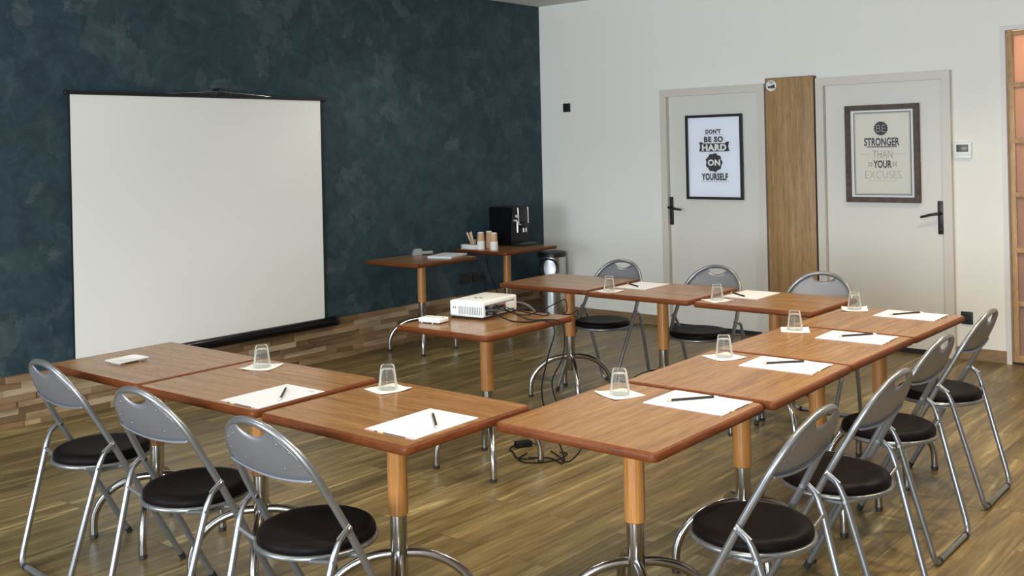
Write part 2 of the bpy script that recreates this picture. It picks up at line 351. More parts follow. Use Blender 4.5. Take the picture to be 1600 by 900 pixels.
# wood mosaic wainscot along the blue wall
bm = new(); cl = bm.loops.layers.float_color.new('tone'); rs = random.Random(11)
tones = [(0.27, 0.17, 0.088), (0.33, 0.215, 0.115), (0.21, 0.128, 0.060), (0.40, 0.275, 0.15), (0.30, 0.19, 0.10), (0.19, 0.115, 0.057), (0.46, 0.345, 0.22)]
rows = 8; rh = 0.31 / rows
for i in range(rows):
    y = YB + 0.01 - rs.random() * 0.2
    while y < -0.02:
        L = rs.uniform(0.10, 0.42); y1 = min(y + L, -0.001); y0 = max(y, YB + 0.005)
        if y1 - y0 > 0.01:
            d = rs.choice((0.012, 0.016, 0.02, 0.024, 0.03, 0.038)) if y1 < -2.3 else rs.choice((0.014, 0.017, 0.02, 0.023))
            t = rs.choice(tones); j = rs.uniform(0.85, 1.12)
            for f in box2(bm, (0.0, y0, i * rh), (d, y1, (i + 1) * rh - 0.0006)):
                for lp in f.loops: lp[cl] = (t[0] * j, t[1] * j, t[2] * j, 1)
        y += L
struct('baseboard_left', bm, M['strips'])
bm = new(); box2(bm, (0.03, -0.014, 0), (1.345, 0, 0.085)); box2(bm, (3.83, -0.014, 0), (4.172, 0, 0.085)); struct('baseboard_back', bm, M['skirt'])

# doors
def door(idx, x0, x1, ztop, hx, lever):
    fd, ld, fwid = 0.048, 0.004, 0.062
    a0, zt = wx(x0, ztop, fd); a1, _ = wx(x1, ztop, fd)
    fr = new()
    prism(fr, [(a0, 0), (a0 + fwid, 0), (a0 + fwid, zt - fwid), (a1 - fwid, zt - fwid), (a1 - fwid, 0), (a1, 0), (a1, zt), (a0, zt)], -fd, 0, 'xz')
    d = new(); box2(d, (a0 + fwid + 0.003, -ld, 0.036), (a1 - fwid - 0.003, 0, zt - fwid - 0.003))
    dob = struct('door_%d' % idx, d, M['door'])
    dob['label'] = 'pale cream door with a dark lever handle'
    obj('door_frame', fr, M['door_frame'], dob, 30)
    g = new(); box2(g, (a0 + fwid, -0.012, 0.0), (a1 - fwid, 0, 0.035)); obj('bottom_gap_strip', g, M['dark_gap'], dob, 0)  # black strip painted in as the shadow gap under the leaf
    hp = new(); x, _ = wx(hx, 1.0, 0.012)
    box2(hp, (x - 0.021, -0.016, 0.895), (x + 0.021, -ld, 1.138), 0.004); hpo = obj('handle_plate', hp, M['handle'], dob)
    hl = new(); s = lever
    tube(hl, [(x, -0.014, 1.048), (x, -0.062, 1.048), (x + s * 0.010, -0.066, 1.047), (x + s * 0.06, -0.066, 1.038), (x + s * 0.128, -0.064, 1.020 if s < 0 else 1.03)], [0.010, 0.010, 0.0105, 0.010, 0.009], 12)
    obj('lever', hl, M['handle'], hpo)
    kh = new(); lathe(kh, [(0.0001, 0), (0.008, 0), (0.008, 0.003), (0.0001, 0.003)], 14, (x, -0.016, 0.93), M3=Matrix.Rotation(R(90), 3, 'X')); obj('key_cylinder', kh, M['black'], hpo)
    return dob
door(1, 1.344, 2.346, 2.078, 1.441, 1)
door(2, 2.788, 3.814, 2.094, 3.733, -1)

# oak panel between the doors
t = thing('oak_wall_panel', 'tall light oak panel between the two cream doors', 'wall panel', (2.58, 0, 0))
px0, pz = wx(2.357, 2.118, 0.05); px1, _ = wx(2.776, 2.118, 0.05)
bm = new(); box2(bm, (px0 + 0.004 - 2.58, -0.05, 0.0), (px1 - 0.004 - 2.58, -0.001, pz - 0.004), 0.002); obj('board', bm, M['oak'], t, 30)
bm = new()
box2(bm, (px0 - 2.58, -0.046, 0.0), (px0 + 0.004 - 2.58, -0.001, pz)); box2(bm, (px1 - 0.004 - 2.58, -0.046, 0.0), (px1 - 2.58, -0.001, pz)); box2(bm, (px0 + 0.004 - 2.58, -0.046, pz - 0.004), (px1 - 0.004 - 2.58, -0.001, pz)); obj('edge_strip', bm, M['frame_brown'], t, 0)
# wifi sticker
sx, sz = wx(2.412, 2.057, 0.052)
t = thing('wifi_sticker', 'round white wifi sticker at the top left of the oak panel', 'sticker', (sx, -0.05, sz))
bm = new(); lathe(bm, [(0.0001, 0.0), (0.044, 0.0), (0.044, 0.0022), (0.0001, 0.0022)], 40, M3=Matrix.Rotation(R(90), 3, 'X')); obj('disc', bm, M['mat_white'], t)
bm = new(); text_mesh(bm, 'wifi', -0.033, 0.033, -0.024, 0.008, -0.0026, 0.06)
for rr in (0.009, 0.017, 0.025):
    n = 12; A = [R(45 + 90 * i / n) for i in range(n + 1)]
    for i in range(n):
        q = [(rr * math.cos(A[i]), rr * math.sin(A[i])), (rr * math.cos(A[i + 1]), rr * math.sin(A[i + 1])), ((rr + 0.004) * math.cos(A[i + 1]), (rr + 0.004) * math.sin(A[i + 1])), ((rr + 0.004) * math.cos(A[i]), (rr + 0.004) * math.sin(A[i]))]
        bm.faces.new([bm.verts.new((p[0], -0.0026, 0.008 + p[1])) for p in q])
obj('print', bm, M['ink'], t, 0)

# sliding door at the right
bm = new(); jx0, jz = wx(4.164, 2.376, 0.03)
prism(bm, [(jx0, 0), (jx0 + 0.032, 0), (jx0 + 0.032, jz - 0.03), (5.49, jz - 0.03), (5.49, 0), (5.52, 0), (5.52, jz), (jx0, jz)], -0.03, 0.149, 'xz'); struct('trim_1', bm, M['jamb'])
x0, x1, z0, z1 = jx0 + 0.037, 5.48, 0.012, jz - 0.035
bm = new(); box2(bm, (x0, 0.012, z0), (x0 + 0.036, 0.05, z1), 0.002); box2(bm, (x1 - 0.036, 0.012, z0), (x1, 0.05, z1), 0.002); box2(bm, (x0 + 0.036, 0.012, z1 - 0.03), (x1 - 0.036, 0.05, z1), 0.002); box2(bm, (x0 + 0.036, 0.012, z0), (x1 - 0.036, 0.05, z0 + 0.05), 0.002)
d3 = struct('door_3', bm, M['slide_wood'], smooth=30); d3['label'] = 'wooden sliding door with pink frosted panes at the right edge'
bm = new()
for z in (0.427, 0.801, 1.189, 1.567, 1.958): box2(bm, (x0 + 0.03, 0.006, z - 0.017), (x1 - 0.03, 0.046, z + 0.017), 0.002)
obj('rail', bm, M['slide_wood'], d3, 30)
bm = new(); box2(bm, (x0 + 0.03, 0.028, z0 + 0.04), (x1 - 0.03, 0.032, z1 - 0.02)); obj('frosted_pane', bm, M['frost'], d3, 0)
bm = new(); box2(bm, (x0 - 0.005, -0.005, 0.0), (5.49, 0.06, 0.012)); struct('trim_2', bm, M['dark_gap'])

# ------------------------------------------------------------------ things on the walls
def poster(name, label, x0, x1, z0, z1, fwid, m_frame, d=0.028):
    a0, b0 = wx(x0, z0, d); a1, b1 = wx(x1, z1, d); W, Hh = a1 - a0, b1 - b0
    t = thing(name, label, 'framed poster', ((a0 + a1) / 2, -0.0065, b0))
    f = new(); h = W / 2
    for q in ([(-h, 0), (h, 0), (h - fwid, fwid), (-h + fwid, fwid)], [(h, 0), (h, Hh), (h - fwid, Hh - fwid), (h - fwid, fwid)], [(h, Hh), (-h, Hh), (-h + fwid, Hh - fwid), (h - fwid, Hh - fwid)], [(-h, Hh), (-h, 0), (-h + fwid, fwid), (-h + fwid, Hh - fwid)]):
        prism(f, q, -d, 0, 'xz')
    bmesh.ops.bevel(f, geom=f.edges[:], offset=0.0015, segments=1, affect='EDGES')
    obj('frame', f, m_frame, t, 0)
    X = lambda u: -h + u * W
    Z = lambda v: Hh - v * Hh
    return t, X, Z, W, Hh
def pane(t, W, Hh, fwid, y):
    g = new(); h = W / 2 - fwid + 0.002; vs = [g.verts.new(p) for p in ((-h, y, fwid - .002), (h, y, fwid - .002), (h, y, Hh - fwid + .002), (-h, y, Hh - fwid + .002))]; g.faces.new(vs)
    obj('glass', g, M['pane'], t, 0)
def rect(bm, x0, x1, z0, z1, y): bm.faces.new([bm.verts.new(p) for p in ((x0, y, z0), (x1, y, z0), (x1, y, z1), (x0, y, z1))])
def star(bm, cx, cz, ro, ri, n, y, sharp=True):
    P = []
    for i in range(n * 4):
        a = 2 * math.pi * i / (n * 4); rr = ri + (ro - ri) * (0.5 + 0.5 * math.cos(n * a)) if not sharp else (ro if i % 4 in (0, 1) else ri)
        P.append(bm.verts.new((cx + rr * math.cos(a), y, cz + rr * math.sin(a))))
    c = bm.verts.new((cx, y, cz))
    for i in range(len(P)): bm.faces.new((c, P[i], P[(i + 1) % len(P)]))
t, X, Z, W, Hh = poster('framed_poster', 'black-framed white motivational poster on the left cream door', 1.600, 2.140, 1.120, 1.842, 0.022, M['frame_black'])
bm = new(); rect(bm, X(0.03), X(0.97), Z(0.97), Z(0.03), -0.012); obj('sheet', bm, M['poster_white'], t, 0, normals=False)
bm = new(); y = -0.0125
text_mesh(bm, "DON'T", X(0.355), X(0.625), Z(0.225), Z(0.172), y, 0.05, 1.1)
rect(bm, X(0.335), X(0.655), Z(0.2375), Z(0.2345), y)
text_mesh(bm, 'BE SO', X(0.325), X(0.665), Z(0.325), Z(0.258), y, 0.05, 1.1)
rect(bm, X(0.275), X(0.73), Z(0.435), Z(0.338), y)
for s in (0, 1):
    g = (lambda u: X(1.005 - u)) if s else (lambda u: X(u))
    for q in ([(0.235, 0.322), (0.30, 0.322), (0.30, 0.36), (0.235, 0.432), (0.255, 0.375)], [(0.27, 0.36), (0.31, 0.335), (0.31, 0.43), (0.235, 0.432)]):
        bm.faces.new([bm.verts.new((g(u), y, Z(v))) for u, v in q])
star(bm, X(0.495), Z(0.565), 0.083, 0.072, 9, y, False)
text_mesh(bm, 'YOURSELF', X(0.27), X(0.735), Z(0.775), Z(0.69), y, 0.05, 1.1)
rect(bm, X(0.255), X(0.755), Z(0.792), Z(0.789), y)
obj('black_print', bm, M['ink'], t, 0, normals=False)
bm = new(); text_mesh(bm, 'HARD', X(0.285), X(0.72), Z(0.426), Z(0.348), y - 0.0005, 0.05, 1.1); obj('white_print', bm, M['mat_white'], t, 0, normals=False)
bm = new(); text_mesh(bm, 'ON', X(0.385), X(0.605), Z(0.603), Z(0.527), y - 0.0005, 0.05, 1.1)
obj('white_print', bm, M['mat_white'], t, 0, normals=False)
pane(t, W, Hh, 0.022, -0.018)

t, X, Z, W, Hh = poster('framed_poster', 'brown wood-framed cream poster on the right cream door', 3.024, 3.588, 1.119, 1.863, 0.040, M['frame_brown'], 0.034)
bm = new(); rect(bm, X(0.05), X(0.95), Z(0.96), Z(0.04), -0.012); obj('mount', bm, M['mat_white'], t, 0, normals=False)
bm = new(); rect(bm, X(0.112), X(0.888), Z(0.925), Z(0.075), -0.0124); obj('sheet', bm, M['poster_cream'], t, 0, normals=False)
bm = new(); y = -0.0128
def outline(u0, u1, v0, v1, w):
    rect(bm, X(u0), X(u1), Z(v0) - w, Z(v0), y); rect(bm, X(u0), X(u1), Z(v1), Z(v1) + w, y); rect(bm, X(u0), X(u0) + w, Z(v1), Z(v0), y); rect(bm, X(u1) - w, X(u1), Z(v1), Z(v0), y)
outline(0.112, 0.888, 0.075, 0.925, 0.006); outline(0.132, 0.868, 0.090, 0.910, 0.0015)
star(bm, X(0.488), Z(0.243), 0.056, 0.049, 18, y, True)
text_mesh(bm, 'STRONGER', X(0.255), X(0.735), Z(0.422), Z(0.338), y, 0.028)
rect(bm, X(0.295), X(0.70), Z(0.436), Z(0.427), y)
text_mesh(bm, 'YOUR', X(0.375), X(0.625), Z(0.648), Z(0.568), y, 0.028)
obj('dark_print', bm, M['ink_navy'], t, 0, normals=False)
bm = new()
text_mesh(bm, 'THAN', X(0.37), X(0.638), Z(0.545), Z(0.468), y, -0.006)
rect(bm, X(0.195), X(0.345), Z(0.506), Z(0.503), y); rect(bm, X(0.66), X(0.815), Z(0.506), Z(0.503), y)
obj('grey_print', bm, M['ink_grey'], t, 0, normals=False)
for u0, s in ((0.300, 1), (0.335, 1), (0.70, -1), (0.665, -1)):
    bm = new(); bm.faces.new([bm.verts.new((X(u), y, Z(v))) for u, v in ((u0, 0.585), (u0 + s * 0.014, 0.585), (u0 + s * 0.034, 0.608), (u0 + s * 0.014, 0.631), (u0, 0.631), (u0 + s * 0.02, 0.608))]); obj('chevron', bm, M['ink_grey'], t, 0, normals=False)
bm = new(); rect(bm, X(0.30), X(0.70), Z(0.777), Z(0.7745), y)
obj('grey_print', bm, M['ink_grey'], t, 0, normals=False)
bm = new(); text_mesh(bm, 'BE', X(0.425), X(0.552), Z(0.282), Z(0.205), y - 0.0005, -0.008)
obj('grey_print', bm, M['ink_grey'], t, 0, normals=False)
bm = new(); text_mesh(bm, 'EXCUSES', X(0.262), X(0.75), Z(0.755), Z(0.678), y, -0.012); obj('pale_print', bm, M['ink_pale'], t, 0, normals=False)
pane(t, W, Hh, 0.040, -0.022)

# thermostat, sensor, sockets
tx0, tz0 = wx(3.835, 1.447, 0.03); tx1, tz1 = wx(3.953, 1.565, 0.03); tc = (tx0 + tx1) / 2
t = thing('thermostat', 'white square wall thermostat right of the right cream door', 'thermostat', (tc, 0, tz0)); Wt, Ht = tx1 - tx0, tz1 - tz0
bm = new(); box2(bm, (-Wt / 2, -0.028, 0.026), (Wt / 2, -0.0005, Ht), 0.004); box2(bm, (-Wt / 2 + 0.004, -0.022, 0.0), (Wt / 2 - 0.004, -0.0005, 0.03), 0.003); obj('body', bm, M['white_plastic'], t)
bm = new(); box2(bm, (-Wt / 2 + 0.016, -0.0295, 0.048), (Wt / 2 - 0.018, -0.026, Ht - 0.018), 0.001); obj('display', bm, M['lcd'], t)
bm = new(); box2(bm, (-Wt / 2, -0.0285, 0.003), (Wt / 2, -0.02, 0.022), 0.003); obj('cover_flap', bm, M['white_plastic'], t)
def plate(name, label, loc, rz, w, h, holes=1, cat='socket', grp=None):
    t = thing(name, label, cat, loc, rz, grp)
    bm = new(); box2(bm, (-w / 2, -0.011, -h / 2), (w / 2, -0.0005, h / 2), 0.003); obj('plate', bm, M['black'], t)
    for i in range(holes):
        cx = (i - (holes - 1) / 2) * (w / holes)
        bm = new(); lathe(bm, [(0.0225, 0), (0.0225, 0.002), (0.019, 0.002), (0.018, -0.0005)], 24, (cx, -0.0108, 0), M3=Matrix.Rotation(R(90), 3, 'X')); obj('socket_ring', bm, M['gloss_black'], t)
    return t
plate('wall_sensor', 'small black square plate high on the white wall', (0.318, 0, 1.967), 0, 0.082, 0.082, 0, 'wall plate')
bx, bz = wx(3.899, 0.296, 0.01)
plate('wall_socket', 'black wall socket low on the white wall beside the table corner', (bx, 0, bz), 0, 0.082, 0.09, 1)
s1 = plate('wall_socket', 'left black double socket on the blue wall under the paper table', (0, -1.112, 0.45), R(90), 0.15, 0.086, 2)
s2 = plate('wall_socket', 'right black double socket on the blue wall with a plug in it', (0, -0.953, 0.45), R(90), 0.15, 0.086, 2)

# ------------------------------------------------------------------ projection screen
t = thing('projection_screen', 'white pull-down projection screen hanging on the blue wall', 'projection screen', (0.06, -3.727, 0.30))
def scr(y, z): return (y + 3.727, z - 0.30)
bm = new(); box2(bm, (-0.0015, *scr(-4.702, 0.31)), (0.0015, *scr(-2.752, 1.992))); obj('screen_fabric', bm, M['screen'], t, 0)
for y0, y1 in ((-4.712, -4.702), (-2.752, -2.742)):
    bm = new(); box2(bm, (-0.0018, *scr(y0, 0.31)), (0.0018, *scr(y1, 1.992))); obj('side_border', bm, M['black'], t, 0)
bm = new(); box2(bm, (-0.012, *scr(-4.725, 1.986)), (0.014, *scr(-2.725, 2.008)), 0.006); obj('top_bar', bm, M['black'], t)
for yy in (-4.725, -2.725):
    bm = new(); lathe(bm, [(0.0001, -0.012), (0.013, -0.012), (0.016, -0.008), (0.016, 0.008), (0.013, 0.012), (0.0001, 0.012)], 20, (0.001, yy + 3.727, 1.997 - 0.30), M3=Matrix.Rotation(R(90), 3, 'X')); obj('end_cap', bm, M['black'], t)
bm = new(); L0, L1 = -4.78 + 3.727, -2.655 + 3.727
tube(bm, [(0.004, L0, 0.0), (0.004, L1, 0.0)], 0.036, 24); box2(bm, (-0.02, L0, -0.012), (0.012, L1, 0.035), 0.004); case = obj('bottom_case', bm, M['gloss_black'], t)
for yy in (L0, L1):
    bm = new(); tube(bm, [(0.004, yy - 0.012, 0.0), (0.004, yy + 0.012, 0.0)], 0.0385, 24); obj('case_cap', bm, M['black'], case)
bm = new(); ch = scr(-3.63, 2.035)
tube(bm, [(0.0, scr(-4.05, 2.005)[0], scr(0, 2.006)[1]), (0.002, ch[0] - 0.02, ch[1] - 0.003), (0.002, ch[0] + 0.02, ch[1] - 0.003), (0.0, scr(-3.20, 2.005)[0], scr(0, 2.006)[1])], 0.003, 8); obj('hanging_wire', bm, M['steel_small'], t)
bm = new(); tube(bm, catmull([(-0.058, ch[0] - 0.012, ch[1] + 0.012), (-0.02, ch[0] - 0.005, ch[1] + 0.014), (0.006, ch[0], ch[1] + 0.008), (0.012, ch[0] + 0.003, ch[1] - 0.012), (0.010, ch[0] - 0.02, ch[1] - 0.028)], 6), 0.009, 10); obj('hook', bm, M['black'], t)

# ------------------------------------------------------------------ tables
TW, TD, TH = 0.692, 0.597, 0.73
def rrect(w, d, r, n=6):
    P = []
    for cx, cy, a0 in ((w / 2 - r, d / 2 - r, 0), (-w / 2 + r, d / 2 - r, 90), (-w / 2 + r, -d / 2 + r, 180), (w / 2 - r, -d / 2 + r, 270)):
        for i in range(n + 1):
            a = R(a0 + 90 * i / n); P.append((cx + r * math.cos(a), cy + r * math.sin(a), math.cos(a), math.sin(a)))
    return P
def make_table():
    t = thing('meeting_table', 'x', 'table')
    P = rrect(TW, TD, 0.026)
    bm = new(); q = [(p[0] - p[2] * 0.011, p[1] - p[3] * 0.011) for p in P]; prism(bm, q, TH - 0.027, TH); obj('tabletop', bm, M['top'], t, 0)
    bm = new(); prof = [(-0.011, TH), (-0.0065, TH - 0.0008), (-0.003, TH - 0.003), (-0.0008, TH - 0.007), (0, TH - 0.0145), (-0.0008, TH - 0.022), (-0.003, TH - 0.026), (-0.0065, TH - 0.0285), (-0.011, TH - 0.0295), (-0.03, TH - 0.0295)]
    rings = [[bm.verts.new((p[0] + p[2] * o, p[1] + p[3] * o, z)) for p in P] for o, z in prof]
    for a, b in zip(rings, rings[1:]):
        for i in range(len(P)): bm.faces.new((a[i], a[(i + 1) % len(P)], b[(i + 1) % len(P)], b[i]))
    obj('edge_band', bm, M['band'], t, 60)
    bm = new(); lathe(bm, [(0.0325, TH - 0.029), (0.0335, 0.60), (0.0340, 0.42), (0.0335, 0.383), (0.030, 0.380)], 32); obj('column_sleeve', bm, M['sleeve'], t)
    bm = new(); lathe(bm, [(0.0285, 0.395), (0.0285, 0.165), (0.026, 0.162), (0.0001, 0.162)], 32); obj('column', bm, M['chrome'], t)
    for k in range(4):
        a = R(45 + 90 * k); c, s = math.cos(a), math.sin(a); pts = []
        for i in range(15):
            u = R(90 * i / 14); rr = 0.026 + 0.237 * math.sin(u) ** 0.97; z = 0.055 + 0.195 * math.cos(u); pts.append((rr * c, rr * s, z))
        pts.append((0.263 * c, 0.263 * s, 0.014))
        bm = new(); tube(bm, pts, 0.0158, 14); lg = obj('leg', bm, M['chrome'], t, 50)
        bm = new(); lathe(bm, [(0.0135, 0.0), (0.0155, 0.002), (0.0155, 0.007), (0.014, 0.009), (0.0168, 0.010), (0.0168, 0.016), (0.0158, 0.018)], 16, (0.263 * c, 0.263 * s, 0)); obj('foot_cap', bm, M['rubber'], lg)
    return t
tab = make_table(); index_kids()
TB = {  # lower-left corner, size along x/y order, rotation
    'L1': (1.934, -5.760, 1.5, 0), 'L2': (2.642, -5.748, 2.5, 0), 'L3': (3.366, -5.717, 1.2, 0),
    'R1': (4.078, -5.345, 1.0, 1), 'R2': (4.087, -4.634, 1.6, 1), 'R3': (4.062, -3.925, 0.0, 1), 'R4': (4.066, -3.226, 0.0, 1),
    'T1': (1.878, -2.812, 1.5, 0), 'T2': (2.598, -2.845, 0.75, 0), 'T3': (3.326, -2.856, 0.4, 0),
    'P': (2.483, -4.277, 1.8, 1), 'B1': (0.045, -2.339, 1.1, 1), 'B2': (0.045, -1.296, -0.6, 1)}
LAB = {
    'L1': 'left end table of the front row, bearing only a flat white tray', 'L2': 'middle table of the front row, between the tray table and the front corner', 'L3': 'right table of the front row, touching the near end of the right row',
    'R1': 'nearest table of the right row, at the front of the picture', 'R2': 'second table of the right row counting from the front', 'R3': 'third table of the right row, one before its far end', 'R4': 'far end table of the right row, nearest the cream doors',
    'T1': 'bare left end table of the back row, in front of the steel bin', 'T2': 'middle table of the back row, between the bare table and the corner', 'T3': 'right table of the back row, meeting the right row in the corner',
    'P': 'single table inside the horseshoe carrying the white projector', 'B1': 'table against the blue wall holding a stack of paper', 'B2': 'table in the back corner holding the coffee machine and paper cups'}
first = True; TABC = {}
for k, (x, y, a, sw) in TB.items():
    o = tab if first else copy_tree(tab); first = False
    w_, d_ = (TD, TW) if sw else (TW, TD); c, s = math.cos(R(a)), math.sin(R(a))
    cx, cy = x + c * w_ / 2 - s * d_ / 2, y + s * w_ / 2 + c * d_ / 2; TABC[k] = (cx, cy)
    o.location = (cx, cy, 0); o.rotation_euler = (0, 0, R(a + (90 if sw else 0)))
    o['label'] = LAB[k]; o['group'] = 'wood-topped meeting tables'

# ------------------------------------------------------------------ folding chairs
def make_chair():
    t = thing('folding_chair', 'x', 'chair'); TAN = 0.5462
    yb = lambda z: 0.218 - TAN * z
    A, Z0, HB = 0.204, 0.635, 0.189
    half = [(0.219, yb(0.012), 0.012), (0.2185, yb(0.30), 0.30), (0.218, yb(0.52), 0.52), (0.2125, yb(0.585), 0.585)]
    arch = []
    for i in range(25):
        u = math.pi * i / 24; cs, sn = math.cos(u), math.sin(u)
        s_ = A * math.copysign(abs(cs) ** 0.93, cs); z = Z0 + HB * abs(sn) ** 0.95; arch.append((s_, yb(z), z))
    path = half + arch + [(-p[0], p[1], p[2]) for p in reversed(half)]
    bm = new(); tube(bm, path, 0.0115, 12); obj('back_frame', bm, M['silver'], t, 60)
    for s in (-1, 1):
        bm = new(); d = Vector((0, -TAN, 1)).normalized(); p = Vector((s * 0.219, yb(0.0), 0)); tube(bm, [p + d * 0.004, p + d * 0.03], 0.0130, 12)
        for v in bm.verts: v.co.z = max(v.co.z, 0.0)
        obj('foot_cap', bm, M['rubber'], t)
    # backrest: pressed sheet with a half-moon grip hole
    nrm = Vector((0, -1, -TAN)).normalized()
    def up_z(s): return Z0 + HB * max(0.0, 1 - (abs(s) / A) ** 2.05) ** 0.5
    def lo_z(s): return 0.676 - 0.010 * (1 - (s / 0.2) ** 2)
    hw = 0.070
    def hole(s):
        q = max(0.0, 1 - (s / hw) ** 2); e = up_z(hw) - 0.004; return (e - 0.026 * q ** 0.75, up_z(s) - 0.0005 if q > 0 else e)
    ss = sorted(set([round(-0.196 + 0.392 * i / 48, 5) for i in range(49)] + [-hw, hw])); bm = new(); cols = []
    def pt(s, z):
        b = 0.016 * (1 - (s / 0.2) ** 2) * min(1.0, (0.83 - z) / 0.10) if z < 0.83 else 0
        v = Vector((s, yb(z), z)) + nrm * (0.006 + b); return v
    for s in ss:
        zl, zu = lo_z(s), up_z(s)
        e = up_z(hw) - 0.004
        h0, h1 = hole(s) if abs(s) <= hw + 1e-6 else (e, e)
        if zu < e + 0.003: h0 = h1 = max(zu - 0.003, zl + 0.001)
        lower = [pt(s, zl + (h0 - zl) * i / 6) for i in range(7)]; upper = [pt(s, h1 + (zu - h1) * i / 2) for i in range(3)]
        lip = [pt(s, zl) + nrm * 0.010 + Vector((0, 0, -0.001)), pt(s, zl) + nrm * 0.011 + Vector((0, 0, 0.006))]
        cols.append([[bm.verts.new(v) for v in reversed(lip)] + [bm.verts.new(v) for v in lower], [bm.verts.new(v) for v in upper], abs(s) <= hw + 1e-6])
    for a, b in zip(cols, cols[1:]):
        for q in (0, 1):
            for i in range(len(a[q]) - 1): bm.faces.new((a[q][i], b[q][i], b[q][i + 1], a[q][i + 1]))
    bmesh.ops.remove_doubles(bm, verts=bm.verts[:], dist=1e-5)
    bk = obj('backrest', bm, M['silver_panel'], t, 50); md = bk.modifiers.new('thickness', 'SOLIDIFY'); md.thickness = 0.0022; md.offset = 0
    for s in (-1, 1):
        for sx_, z in ((0.105, 0.775), (0.145, 0.755), (0.165, 0.715), (0.095, 0.70)):
            bm = new(); p = pt(s * sx_, z); q = Vector((0, 0, 1)).rotation_difference(nrm).to_matrix(); lathe(bm, [(0.0001, -0.0035), (0.0022, -0.003), (0.0036, -0.0015), (0.0036, 0.0015), (0.0022, 0.003), (0.0001, 0.0035)], 10, p, M3=q); obj('rivet', bm, M['rivet'], bk)
    # seat
    bm = new(); lathe(bm, [(0.0001, 0.457), (0.06, 0.4575), (0.11, 0.460), (0.145, 0.4635), (0.162, 0.463), (0.172, 0.458), (0.1785, 0.449), (0.1795, 0.441), (0.177, 0.432), (0.168, 0.428), (0.0001, 0.428)], 48); obj('seat_cushion', bm, M['vinyl'], t, 60)
    bm = new(); tube(bm, [(0.180 * math.cos(2 * math.pi * i / 40), 0.180 * math.sin(2 * math.pi * i / 40), 0.4235) for i in range(40)], 0.0085, 10, closed=True); obj('seat_ring', bm, M['silver'], t, 60)
    # rear frame
    def sd(s): return [(s * 0.2325, -0.066, 0.520), (s * 0.233, -0.080, 0.514), (s * 0.2325, -0.096, 0.502), (s * 0.2305, -0.109, 0.480), (s * 0.2265, -0.1205, 0.450), (s * 0.205, -0.2275, 0.065), (s * 0.2025, -0.2335, 0.040), (s * 0.194, -0.2375, 0.022), (s * 0.180, -0.239, 0.0126)]
    bm = new(); l, r_ = sd(-1), sd(1); rad = [0.0045, 0.005, 0.0065, 0.009] + [0.0113] * 5
    tube(bm, l + r_[::-1], rad + rad[::-1], 12)
    for s in (-1, 1):
        box(bm, (s * 0.2335, -0.085, 0.508), (0.006, 0.058, 0.022), Matrix.Rotation(R(34), 3, 'X'), 0.0029)
    obj('rear_frame', bm, M['silver'], t, 60)
    for s in (-1, 1):
        bm = new(); tube(bm, [(s * 0.168, -0.239, 0.0126), (s * 0.150, -0.239, 0.0126)], 0.0126, 12)
        for v in bm.verts: v.co.z = max(v.co.z, 0.0)
        obj('floor_glide', bm, M['rubber'], t)
        bm = new(); lathe(bm, [(0.0001, 0.2405), (0.005, 0.240), (0.0068, 0.238), (0.0068, 0.205), (0.0001, 0.205)], 12, (0, -0.066, 0.520), M3=Matrix.Rotation(R(90 * s), 3, 'Y')); obj('pivot_bolt', bm, M['steel_small'], t)
        bm = new(); tube(bm, [(s * 0.128, -0.128, 0.418), (s * 0.238, -0.1265, 0.440)], 0.0065, 10); tube(bm, [(s * 0.168, -0.02, 0.412), (s * 0.216, -0.012, 0.421)], 0.007, 10); box(bm, (s * 0.165, -0.045, 0.411), (0.022, 0.09, 0.01), None, 0.003); obj('seat_bracket', bm, M['silver'], t)
    return t
ch0 = make_chair(); index_kids()
CH = [(2.364, -5.741, -2.1, 'leftmost silver folding chair at the front row, beside the tray table'), (3.080, -5.774, 2.2, 'middle silver folding chair of the three at the front row'), (3.736, -5.778, -0.1, 'nearest silver folding chair at the front row, right of the other two'),
      (4.772, -4.962, 91.3, 'nearest silver folding chair on the right side of the right row'), (4.776, -4.360, 90.4, 'second silver folding chair from the front on the right side'), (4.694, -3.657, 90.4, 'third silver folding chair from the front on the right side'), (4.661, -2.939, 91.2, 'farthest silver folding chair on the right side, near the sliding door'),
      (2.309, -2.278, 176.2, 'dark silver folding chair at the back row, left end, nearest the steel bin'), (3.02, -2.265, 178.0, 'dark silver folding chair at the back row in front of the left door'), (3.72, -2.265, 180.0, 'dark silver folding chair at the back row in front of the right door')]
for i, (x, y, a, lab) in enumerate(CH):
    o = ch0 if i == 0 else copy_tree(ch0)
    o.location = (x, y, 0); o.rotation_euler = (0, 0, R(a)); o['label'] = lab; o['group'] = 'silver folding chairs around the tables'

